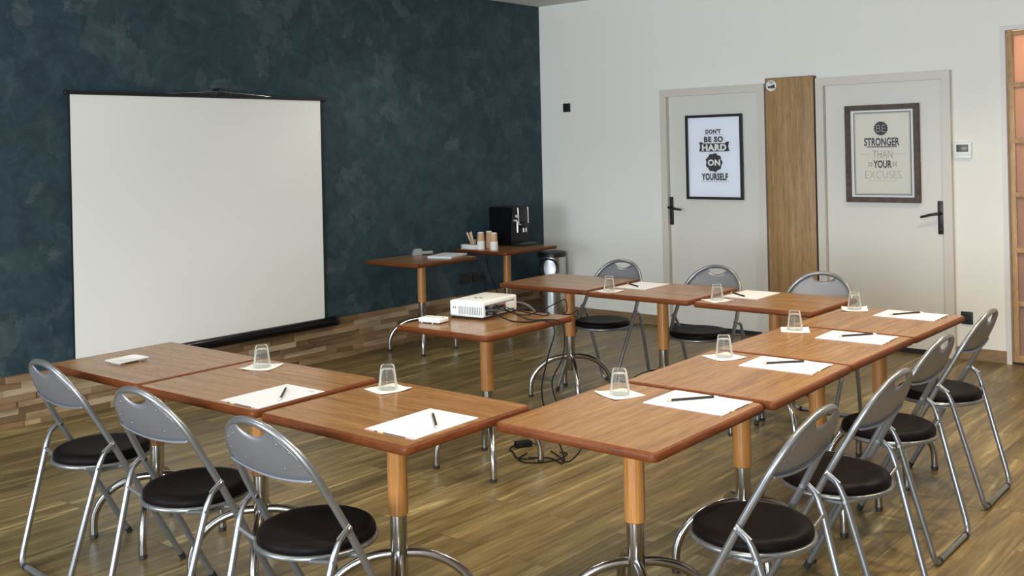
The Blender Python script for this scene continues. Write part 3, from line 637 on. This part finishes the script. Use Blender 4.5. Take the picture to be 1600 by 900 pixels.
# ------------------------------------------------------------------ table settings
def make_tumbler():
    t = thing('glass_tumbler', 'x', 'glass')
    bm = new()
    out = [(0.0345, 0.0), (0.0355, 0.0015), (0.0335, 0.022), (0.0322, 0.024), (0.0303, 0.05), (0.0265, 0.075), (0.0243, 0.084), (0.0218, 0.0875), (0.0001, 0.0870)]
    inn = [(0.0001, 0.0735), (0.020, 0.0730), (0.0235, 0.070), (0.0275, 0.048), (0.0308, 0.022), (0.0330, 0.0008)]
    lathe(bm, out + inn + [(0.0345, 0.0)], 36, mod=lambda a, z: 1 - (0.030 * abs(math.sin(4.5 * a)) if 0.026 < z < 0.08 else 0.0))
    obj('tumbler_body', bm, M['glass'], t, 25); return t
def make_napkin(seed):
    rs = random.Random(seed); n = 8; bm = new(); S = 0.126; g = []
    lift = [rs.uniform(0.0, 0.009), rs.uniform(0.0, 0.004), rs.uniform(0.0, 0.012), rs.uniform(0.0, 0.005)]
    for i in range(n + 1):
        row = []
        for j in range(n + 1):
            u, v = i / n, j / n; x, y = (u - .5) * S, (v - .5) * S; e = max(0, (math.hypot(x, y) / (S * 0.707) - 0.5) / 0.5) ** 1.6
            z = e * (lift[0] * (1 - u) * (1 - v) + lift[1] * u * (1 - v) + lift[2] * u * v + lift[3] * (1 - u) * v); row.append(bm.verts.new((x, y, z)))
        g.append(row)
    for i in range(n):
        for j in range(n): bm.faces.new((g[i][j], g[i + 1][j], g[i + 1][j + 1], g[i][j + 1]))
    r = bmesh.ops.extrude_face_region(bm, geom=bm.faces[:]); 
    for v in [x for x in r['geom'] if isinstance(x, bmesh.types.BMVert)]: v.co.z += 0.0014
    return bm
def make_sheet():
    t = thing('paper_pad', 'x', 'paper')
    bm = new(); box2(bm, (-0.105, -0.1485, 0), (0.105, 0.1485, 0.0022)); obj('sheet', bm, M['paper'], t, 0)
    bm = new(); box2(bm, (0.052, 0.112, 0.002), (0.084, 0.122, 0.00235)); box2(bm, (0.060, 0.124, 0.002), (0.076, 0.128, 0.00235)); obj('heading_mark', bm, M['mark'], t, 0)
    for a, b, m_ in ((-0.105, -0.062, 'pink_strip'), (-0.062, -0.048, 'dark_strip'), (-0.048, -0.024, 'yellow_strip'), (-0.024, 0.070, 'dark_strip'), (0.070, 0.105, 'pink_strip')):
        bm = new(); box2(bm, (a, -0.1488, 0.0004), (b, -0.1452, 0.00235)); obj('colour_strip', bm, M[m_], t, 0)
    return t
def make_pencil():
    t = thing('pencil', 'x', 'pencil'); r = 0.0042
    def hexc(bm, x0, x1, r0, r1):
        a = [bm.verts.new((x0, r0 * math.cos(R(60 * k)), r + r0 * math.sin(R(60 * k)))) for k in range(6)]; b = [bm.verts.new((x1, r1 * math.cos(R(60 * k)), r + r1 * math.sin(R(60 * k)))) for k in range(6)]
        for k in range(6): bm.faces.new((a[k], a[(k + 1) % 6], b[(k + 1) % 6], b[k]))
        bm.faces.new(a[::-1]); bm.faces.new(b)
    bm = new(); hexc(bm, -0.068, 0.085, r, r); obj('barrel', bm, M['black'], t, 0)
    bm = new(); hexc(bm, -0.083, -0.068, r, r); obj('wood_end', bm, M['stick'], t, 0)
    bm = new(); hexc(bm, 0.085, 0.101, r, 0.0012); obj('tip', bm, M['mat_white'], t, 0)
    return t
ZT = TH + 0.0002
SET = {  # seat: glass x,y ; napkin angle ; paper x,y,rot ; pencil x,y,angle ; phrase
    'L2': ((2.765, -5.268), 25, (3.213, -5.545, 2), (3.226, -5.510, -44), 'on the middle table of the front row'),
    'L3': ((3.475, -5.235), -12, (3.910, -5.490, 2), (3.925, -5.450, -41), 'on the right table of the front row'),
    'R1': ((4.200, -4.818), -20, (4.476, -4.762, 91), (4.440, -4.752, 53), 'on the nearest table of the right row'),
    'R2': ((4.187, -4.060), -22, (4.455, -4.060, 92), (4.434, -4.045, 47), 'on the second table of the right row'),
    'R3': ((4.156, -3.345), 27, (4.456, -3.368, 92), (4.440, -3.345, 53), 'on the third table of the right row'),
    'R4': ((4.150, -2.640), 24, (4.445, -2.672, 90), (4.412, -2.664, 55), 'on the far end table of the right row'),
    'T2': ((2.700, -2.745), 5, (2.735, -2.440, 182), (2.690, -2.478, -33), 'on the middle table of the back row'),
    'T3': ((3.415, -2.735), -25, (3.470, -2.440, 181), (3.420, -2.505, -35), 'on the right table of the back row')}
g0, p0, s0 = make_tumbler(), make_pencil(), make_sheet(); index_kids()
for i, (k, (gx, na, pa, pe, ph)) in enumerate(SET.items()):
    nb = obj('paper_napkin', make_napkin(i), M['napkin'], None, 40); nb.location = (gx[0], gx[1], ZT); nb.rotation_euler = (0, 0, R(na)); tag(nb, 'white paper napkin under the upturned glass ' + ph, 'napkin', 'napkins under the glasses')
    g = g0 if i == 0 else copy_tree(g0); g.location = (gx[0], gx[1], ZT + 0.0018); g.rotation_euler = (0, 0, R(i * 37)); tag(g, 'clear upturned glass tumbler on a napkin ' + ph, 'glass', 'upturned glasses on napkins')
    s = s0 if i == 0 else copy_tree(s0); s.location = (pa[0], pa[1], ZT); s.rotation_euler = (0, 0, R(pa[2])); tag(s, 'white note pad with coloured bottom strip ' + ph, 'note pad', 'note pads at the places')
    p = p0 if i == 0 else copy_tree(p0); p.location = (pe[0], pe[1], ZT + 0.0027); p.rotation_euler = (0, 0, R(pe[2])); tag(p, 'black pencil lying on the note pad ' + ph, 'pencil', 'black pencils on note pads')

# flat white tray on the left table
t = thing('white_tray', 'flat white rectangular tray on the left end table of the front row', 'tray', (2.182, -5.528, ZT), R(95))
# (its rim, dish and feet)
bm = new(); P = rrect(0.145, 0.112, 0.012); prof = [(-0.012, 0.010), (-0.006, 0.0125), (0, 0.0125), (0.0005, 0.011), (-0.004, 0.0065), (-0.012, 0.004)]
rings = [[bm.verts.new((p_[0] + p_[2] * o, p_[1] + p_[3] * o, z)) for p_ in P] for o, z in prof]
for a, b in zip(rings, rings[1:]):
    for i in range(len(P)): bm.faces.new((a[i], a[(i + 1) % len(P)], b[(i + 1) % len(P)], b[i]))
bm.faces.new(rings[0]); bm.faces.new(rings[-1][::-1]); obj('dish', bm, M['white_plastic'], t, 50)
for sx_ in (-1, 1):
    bm = new(); box2(bm, (sx_ * 0.045 - 0.012, -0.036, 0), (sx_ * 0.045 + 0.012, 0.036, 0.006), 0.001); obj('foot_bar', bm, M['white_plastic'], t)

# ------------------------------------------------------------------ projector table
pa = R(7); pc = Vector((2.648, -3.800, TH))
t = thing('projector', 'white projector with cables on the single table inside the horseshoe', 'projector', pc, pa)
pw, pd, ph = 0.208, 0.315, 0.094
bm = new(); box2(bm, (-pw / 2, -pd / 2, 0.012), (pw / 2, pd / 2, ph), 0.012, 3)
# port bay is not hollowed: a flat grey panel paints its dark recess
obj('body', bm, M['white_plastic'], t, 50)
bm = new()
for sx_ in (-1, 1):
    for sy_ in (-1, 1): lathe(bm, [(0.006, 0.0), (0.008, 0.002), (0.008, 0.014), (0.0001, 0.014)], 14, (sx_ * 0.092, sy_ * 0.142, 0))
obj('feet', bm, M['rubber'], t)
bm = new(); box2(bm, (pw / 2 - 0.002, -pd / 2 + 0.022, 0.020), (pw / 2 + 0.0015, pd / 2 - 0.030, 0.074), 0.001); obj('port_panel', bm, M['vent'], t, 0)
for y0, y1, z0, z1, mm in ((-0.138, -0.085, 0.056, 0.071, 'gloss_black'), (-0.135, -0.090, 0.026, 0.042, 'gloss_black'), (-0.02, 0.004, 0.054, 0.068, 'red'), (0.010, 0.03, 0.054, 0.068, 'steel_small'), (0.045, 0.12, 0.030, 0.066, 'white_plastic')):
    bm = new(); box2(bm, (pw / 2, y0, z0), (pw / 2 + 0.006, y1, z1), 0.001); obj('port', bm, M[mm], t, 0)
for y0, z0, mm in ((-0.112, 0.0635, 'black'), (-0.112, 0.034, 'black'), (-0.045, 0.062, 'black')):
    bm = new(); box2(bm, (pw / 2 + 0.004, y0 - 0.018, z0 - 0.008), (pw / 2 + 0.040, y0 + 0.018, z0 + 0.008), 0.003); obj('cable_plug', bm, M[mm], t)
bm = new(); box2(bm, (pw / 2 + 0.004, -0.022, 0.056), (pw / 2 + 0.03, 0.003, 0.067), 0.002); obj('red_plug', bm, M['red'], t)
bm = new()
for i in range(14):
    x = -0.045 + i * 0.0105; box2(bm, (x, -pd / 2 - 0.0006, 0.026), (x + 0.0052, -pd / 2 + 0.001, 0.066))
obj('vent_grille', bm, M['vent'], t, 0)
bm = new()
for x in (-0.083, -0.070): box2(bm, (x, -pd / 2 - 0.0006, 0.050), (x + 0.007, -pd / 2 + 0.001, 0.064))
obj('side_mark', bm, M['vent'], t, 0)
bm = new()
for x, y in ((0.0, -0.06), (0.02, -0.045), (-0.02, -0.045), (0.0, -0.03)): lathe(bm, [(0.0001, ph), (0.0085, ph), (0.008, ph + 0.0015), (0.0001, ph + 0.0018)], 14, (x, y, 0))
obj('buttons', bm, M['vent'], t)
bm = new(); lathe(bm, [(0.034, 0), (0.034, 0.014), (0.028, 0.016), (0.026, 0.006), (0.0001, 0.004)], 28, (-pw / 2 + 0.004, 0.07, 0.05), M3=Matrix.Rotation(R(-90), 3, 'Y')); obj('lens', bm, M['gloss_black'], t)
t = thing('remote_box', 'small white box with rounded ends left of the projector', 'white box', (2.59, -4.112, TH), R(9))
bm = new(); box2(bm, (-0.066, -0.042, 0.004), (0.066, 0.042, 0.028), 0.009, 3); obj('shell', bm, M['white_plastic'], t)
bm = new()
for x in (-0.05, 0.015):
    for y in (-0.035, 0.03): box2(bm, (x, y, 0), (x + 0.006, y + 0.006, 0.006))
obj('feet', bm, M['white_plastic'], t, 0)
bm = new(); lathe(bm, [(0.0001, 0.028), (0.005, 0.028), (0.0045, 0.0292), (0.0001, 0.0293)], 14, (0.06, 0.0, 0)); lathe(bm, [(0.0001, 0.028), (0.003, 0.028), (0.003, 0.0288), (0.0001, 0.0289)], 10, (-0.04, 0.01, 0)); obj('buttons', bm, M['vent'], t)

def cable(name, label, pts, r=0.0032, m_='cord', n=8):
    bm = new(); tube(bm, catmull(pts, n), r, 8); return tag(obj(name, bm, M[m_], None, 60), label, 'cable')
cP = math.cos(pa); sP = math.sin(pa)
def pp(x, y, z): return (pc.x + cP * x - sP * y, pc.y + sP * x + cP * y, TH + z)
zt = TH + 0.004
cable('power_cable', 'black power cable from the projector over the table edge to the floor', [pp(0.148, -0.112, 0.034), pp(0.175, -0.115, 0.024), (2.90, -3.88, zt), (2.985, -3.87, zt), (3.045, -3.80, zt + 0.002), (3.088, -3.795, TH - 0.004), (3.112, -3.800, TH - 0.05), (3.10, -3.845, 0.56), (3.08, -3.870, 0.40), (3.09, -3.825, 0.24), (3.10, -3.75, 0.10), (3.07, -3.70, 0.012), (2.95, -3.66, 0.006), (2.86, -3.72, 0.006)], 0.0036)
cable('video_cable', 'black video cable hanging in a loop beside the projector table', [pp(0.148, -0.045, 0.062), pp(0.19, -0.06, 0.045), (2.95, -3.80, zt), (3.02, -3.77, zt), (3.086, -3.73, TH - 0.002), (3.112, -3.72, TH - 0.06), (3.105, -3.73, 0.55), (3.05, -3.75, 0.42), (3.075, -3.72, 0.28), (3.14, -3.68, 0.16), (3.16, -3.66, 0.10), (3.11, -3.68, 0.03), (3.05, -3.66, 0.006), (2.96, -3.60, 0.006), (2.88, -3.56, 0.006)], 0.0034)
cable('audio_cable', 'thin black cable looping on the table behind the projector', [pp(0.148, -0.112, 0.0635), pp(0.19, -0.09, 0.05), (2.86, -3.73, zt + 0.004), (2.87, -3.60, zt + 0.012), (2.86, -3.46, zt + 0.03), (2.89, -3.42, zt + 0.045), (2.96, -3.50, zt + 0.004), (2.98, -3.56, zt), (3.03, -3.56, zt), (3.05, -3.53, zt + 0.018), (3.06, -3.54, zt)], 0.003)
cable('adapter_cable', 'thin black cable with a loose plug lying near the projector', [pp(0.135, -0.01, 0.062), pp(0.175, -0.03, 0.05), (2.90, -3.70, zt + 0.01), (2.94, -3.66, zt), (2.93, -3.61, zt + 0.003), (2.90, -3.58, zt)], 0.0028)
# floor heap
t = thing('power_adapter', 'black power adapter block with coiled cord on the floor under the tables', 'power adapter', (2.70, -3.57, 0), R(60))
bm = new(); box2(bm, (-0.045, -0.022, 0), (0.045, 0.022, 0.030), 0.005); obj('block', bm, M['cord'], t)
bm = new(); tube(bm, catmull([(-0.045, 0, 0.015), (-0.085, -0.03, 0.008), (-0.09, -0.10, 0.005), (-0.10, -0.19, 0.005), (-0.04, -0.235, 0.005), (0.03, -0.20, 0.005), (0.07, -0.10, 0.005), (0.075, -0.02, 0.005), (0.045, 0.0, 0.014)], 8), 0.0036, 8); obj('coiled_cord', bm, M['cord'], t)
cable('loose_cord', 'black cord with a round plug on the floor beside the table leg', [(2.80, -3.66, 0.005), (2.83, -3.76, 0.005), (2.90, -3.79, 0.006), (2.97, -3.73, 0.006), (3.00, -3.64, 0.006), (2.98, -3.55, 0.006), (2.93, -3.55, 0.006)], 0.0036)

# ------------------------------------------------------------------ tables against the blue wall
t = thing('paper_stack', 'stack of white A4 paper on the table by the blue wall', 'paper', (0.415, -1.765, TH), R(18))
bm = new(); rs = random.Random(3)
for i in range(6): box(bm, (rs.uniform(-.002, .002), rs.uniform(-.002, .002), 0.0012 + i * 0.0022), (0.21, 0.297, 0.0021), Matrix.Rotation(R(rs.uniform(-.7, .7)), 3, 'Z'))
obj('sheets', bm, M['paper'], t, 0)
t = thing('tape_dispenser', 'small translucent grey desk dispenser beside the paper stack', 'dispenser', (0.145, -1.80, TH), R(62))
bm = new(); prism(bm, [(-0.075, 0.0), (0.005, 0.0), (0.008, 0.03), (0.004, 0.052), (-0.045, 0.055), (-0.07, 0.035)], -0.024, 0.024, 'xz'); bmesh.ops.bevel(bm, geom=bm.edges[:], offset=0.004, segments=2, affect='EDGES'); obj('housing', bm, M['clear_plastic'], t)
bm = new(); box2(bm, (0.004, -0.018, 0.008), (0.098, 0.018, 0.032), 0.004); obj('arm', bm, M['clear_plastic'], t)
bm = new(); lathe(bm, [(0.014, -0.012), (0.022, -0.012), (0.022, 0.012), (0.014, 0.012), (0.014, -0.012)], 24, (-0.03, 0, 0.028), M3=Matrix.Rotation(R(90), 3, 'X')); obj('tape_roll', bm, M['mat_white'], t)

# coffee machine
t = thing('coffee_machine', 'black bean-to-cup coffee machine on the corner table', 'coffee machine', (0.075, -0.875, TH))
bm = new(); prism(bm, [(0, 0.0), (0.26, 0.0), (0.26, 0.10), (0.285, 0.33), (0.275, 0.343), (0.01, 0.343), (0.0, 0.335)], 0.0, 0.235, 'xz'); bmesh.ops.bevel(bm, geom=bm.edges[:], offset=0.006, segments=2, affect='EDGES'); obj('body', bm, M['gloss_black'], t)
bm = new(); box2(bm, (0.25, 0.008, 0.0), (0.375, 0.227, 0.022), 0.005); dt = obj('drip_tray', bm, M['black'], t)
bm = new()
for i in range(9): box2(bm, (0.275 + i * 0.0095, 0.02, 0.0215), (0.280 + i * 0.0095, 0.215, 0.0245))
obj('tray_grid', bm, M['steel'], dt, 0)
bm = new(); tube(bm, [(0.281, 0.07, 0.335), (0.286, 0.07, 0.325), (0.290, 0.072, 0.20), (0.291, 0.085, 0.185), (0.291, 0.19, 0.185), (0.290, 0.203, 0.20), (0.287, 0.205, 0.325), (0.282, 0.205, 0.335)], 0.006, 10); obj('chrome_trim', bm, M['bright_trim'], t)
bm = new(); box2(bm, (0.275, 0.082, 0.20), (0.292, 0.195, 0.322), 0.004); obj('control_panel', bm, M['black'], t)
bm = new(); box2(bm, (0.27, 0.105, 0.155), (0.320, 0.170, 0.20), 0.006); sp = obj('spout', bm, M['black'], t)
bm = new()
for y in (0.12, 0.155): tube(bm, [(0.304, y, 0.165), (0.304, y, 0.118)], 0.0075, 10)
obj('nozzle', bm, M['bright_trim'], sp)
bm = new(); tube(bm, [(0.262, 0.028, 0.225), (0.305, 0.028, 0.225), (0.312, 0.028, 0.215), (0.312, 0.028, 0.12)], [0.009, 0.009, 0.009, 0.0085], 12); obj('steam_wand', bm, M['bright_trim'], t)
bm = new(); tube(bm, [(0.262, 0.052, 0.262), (0.30, 0.052, 0.262)], 0.014, 16); obj('knob', bm, M['bright_trim'], t)

def make_cup():
    bm = new(); lathe(bm, [(0.0335, 0.0), (0.0345, 0.002), (0.0335, 0.004), (0.0265, 0.078), (0.0265, 0.080), (0.0245, 0.080), (0.0245, 0.074), (0.0001, 0.074)], 28); return bm
def cup(name, label, loc, base, top, grp):
    t = thing(name, label, 'paper cups', loc, 0, grp)
    bm = new(); lathe(bm, [(0.0335, 0.0), (0.0350, 0.002), (0.0350, 0.008), (0.0335, 0.010), (0.0345, 0.014), (0.0340, 0.022), (0.0335, 0.024), (0.0343, 0.028), (0.0335, 0.045), (0.0325, 0.070), (0.031, 0.072), (0.0001, 0.072)], 28); obj('lower_cups', bm, M[base], t)
    bm = new(); lathe(bm, [(0.0315, 0.071), (0.0275, 0.140), (0.0270, 0.1405), (0.0001, 0.1405)], 28); obj('top_cup', bm, M['kraft'], t)
    bm = new(); lathe(bm, [(0.0272, 0.1400), (0.0262, 0.1465), (0.0240, 0.1465), (0.0240, 0.1415)], 28); obj('base_rim', bm, M[top], t)
    return t
cup('paper_cup_stack', 'left stack of upturned kraft and white paper cups before the coffee machine', (0.265, -1.195, TH), 'cup_white', 'mat_white', 'paper cup stacks')
cup('paper_cup_stack', 'right stack of upturned kraft and white paper cups before the coffee machine', (0.410, -1.190, TH), 'cup_white', 'mat_white', 'paper cup stacks')
cup('paper_cup_stack', 'brown paper cup stack half hidden behind the two front stacks', (0.262, -1.085, TH), 'kraft', 'cup_white', 'paper cup stacks')
t = thing('stirrer_cup', 'upright kraft cup holding pale wooden stirrers beside the cup stacks', 'cup', (0.115, -1.13, TH))
bm = new(); lathe(bm, [(0.0001, 0.0), (0.024, 0.0), (0.031, 0.066), (0.033, 0.068), (0.031, 0.070), (0.0295, 0.066), (0.0225, 0.004), (0.0001, 0.004)], 28); obj('cup_body', bm, M['kraft'], t)
for i, (dx, dy, hx_, hy_) in enumerate(((-0.010, 0.0, -0.062, -0.012), (0.0, 0.008, -0.045, 0.004), (0.002, -0.008, -0.052, -0.022), (0.006, 0.004, -0.034, 0.010))):
    a, b = Vector((0.115 + dx, -1.13 + dy, TH + 0.006)), Vector((0.115 + hx_, -1.13 + hy_, TH + 0.128 + 0.004 * i)); d = (b - a)
    bm = new(); box(bm, (0, 0, d.length / 2), (0.0165, 0.0024, d.length), None, 0.0009)
    o = obj('wooden_stirrer', bm, M['stick'], None); o.matrix_world = Matrix.Translation(a) @ Vector((0, 0, 1)).rotation_difference(d.normalized()).to_matrix().to_4x4()
    tag(o, 'pale wooden stirrer leaning out of the kraft cup', 'stirrer', 'wooden stirrers in the kraft cup')
t = thing('white_carton', 'low white carton beside the left cup stack', 'box', (0.155, -1.215, TH), R(-4))
bm = new(); box2(bm, (-0.085, -0.03, 0), (0.085, 0.03, 0.036), 0.003); obj('carton_body', bm, M['cup_white'], t)
bm = new(); box2(bm, (-0.083, -0.0315, 0.010), (-0.07, -0.0295, 0.026)); obj('side_print', bm, M['vent'], t, 0)
cable('machine_cable', 'thin black cable hanging behind the corner table by the blue wall', [(0.03, -0.84, TH + 0.03), (0.022, -0.86, TH - 0.02), (0.03, -0.87, 0.60), (0.05, -0.84, 0.45), (0.07, -0.78, 0.30), (0.08, -0.72, 0.10), (0.09, -0.70, 0.006)], 0.004)
cable('wall_cable', 'black cable hanging from the right socket on the blue wall', [(0.014, -0.925, 0.452), (0.045, -0.925, 0.448), (0.055, -0.925, 0.40), (0.052, -0.92, 0.25), (0.055, -0.92, 0.10), (0.07, -0.95, 0.006), (0.12, -1.05, 0.006)], 0.0045)

# pedal-less steel bin
t = thing('waste_bin', 'tall brushed steel waste bin with a black lid in the back corner', 'bin', (0.255, -0.20, 0))
bm = new(); lathe(bm, [(0.0001, 0.02), (0.128, 0.02), (0.128, 0.575), (0.0001, 0.575)], 48); obj('bin_body', bm, M['steel'], t)
bm = new(); lathe(bm, [(0.0001, 0.0), (0.130, 0.0), (0.130, 0.022), (0.0001, 0.022)], 48); obj('base_ring', bm, M['black'], t)
bm = new(); lathe(bm, [(0.0001, 0.575), (0.131, 0.575), (0.132, 0.600), (0.125, 0.618), (0.0001, 0.624)], 48); obj('lid', bm, M['black'], t)
va = math.atan2(CY + 0.20, CX - 0.255) ; va2 = va - R(18)
def onb(a, z, dr): return Vector((math.cos(a) * (0.128 + dr), math.sin(a) * (0.128 + dr), z))
bm = new(); n = 32; ring_o, ring_i = [], []
tube(bm, [onb(va2 + 0.72 * math.cos(2 * math.pi * i / n), 0.475 + 0.088 * math.sin(2 * math.pi * i / n), 0.002) for i in range(n)], 0.009, 8, closed=True); fl = obj('flap_ring', bm, M['black'], t)
bm = new(); c = bm.verts.new(onb(va2 + 0.12, 0.475, 0.005)); P = [bm.verts.new(onb(va2 + 0.12 + 0.44 * math.cos(2 * math.pi * i / n), 0.475 + 0.082 * math.sin(2 * math.pi * i / n), 0.004)) for i in range(n)]
for i in range(n): bm.faces.new((c, P[i], P[(i + 1) % n]))
obj('steel_flap', bm, M['mirror'], t, 60)
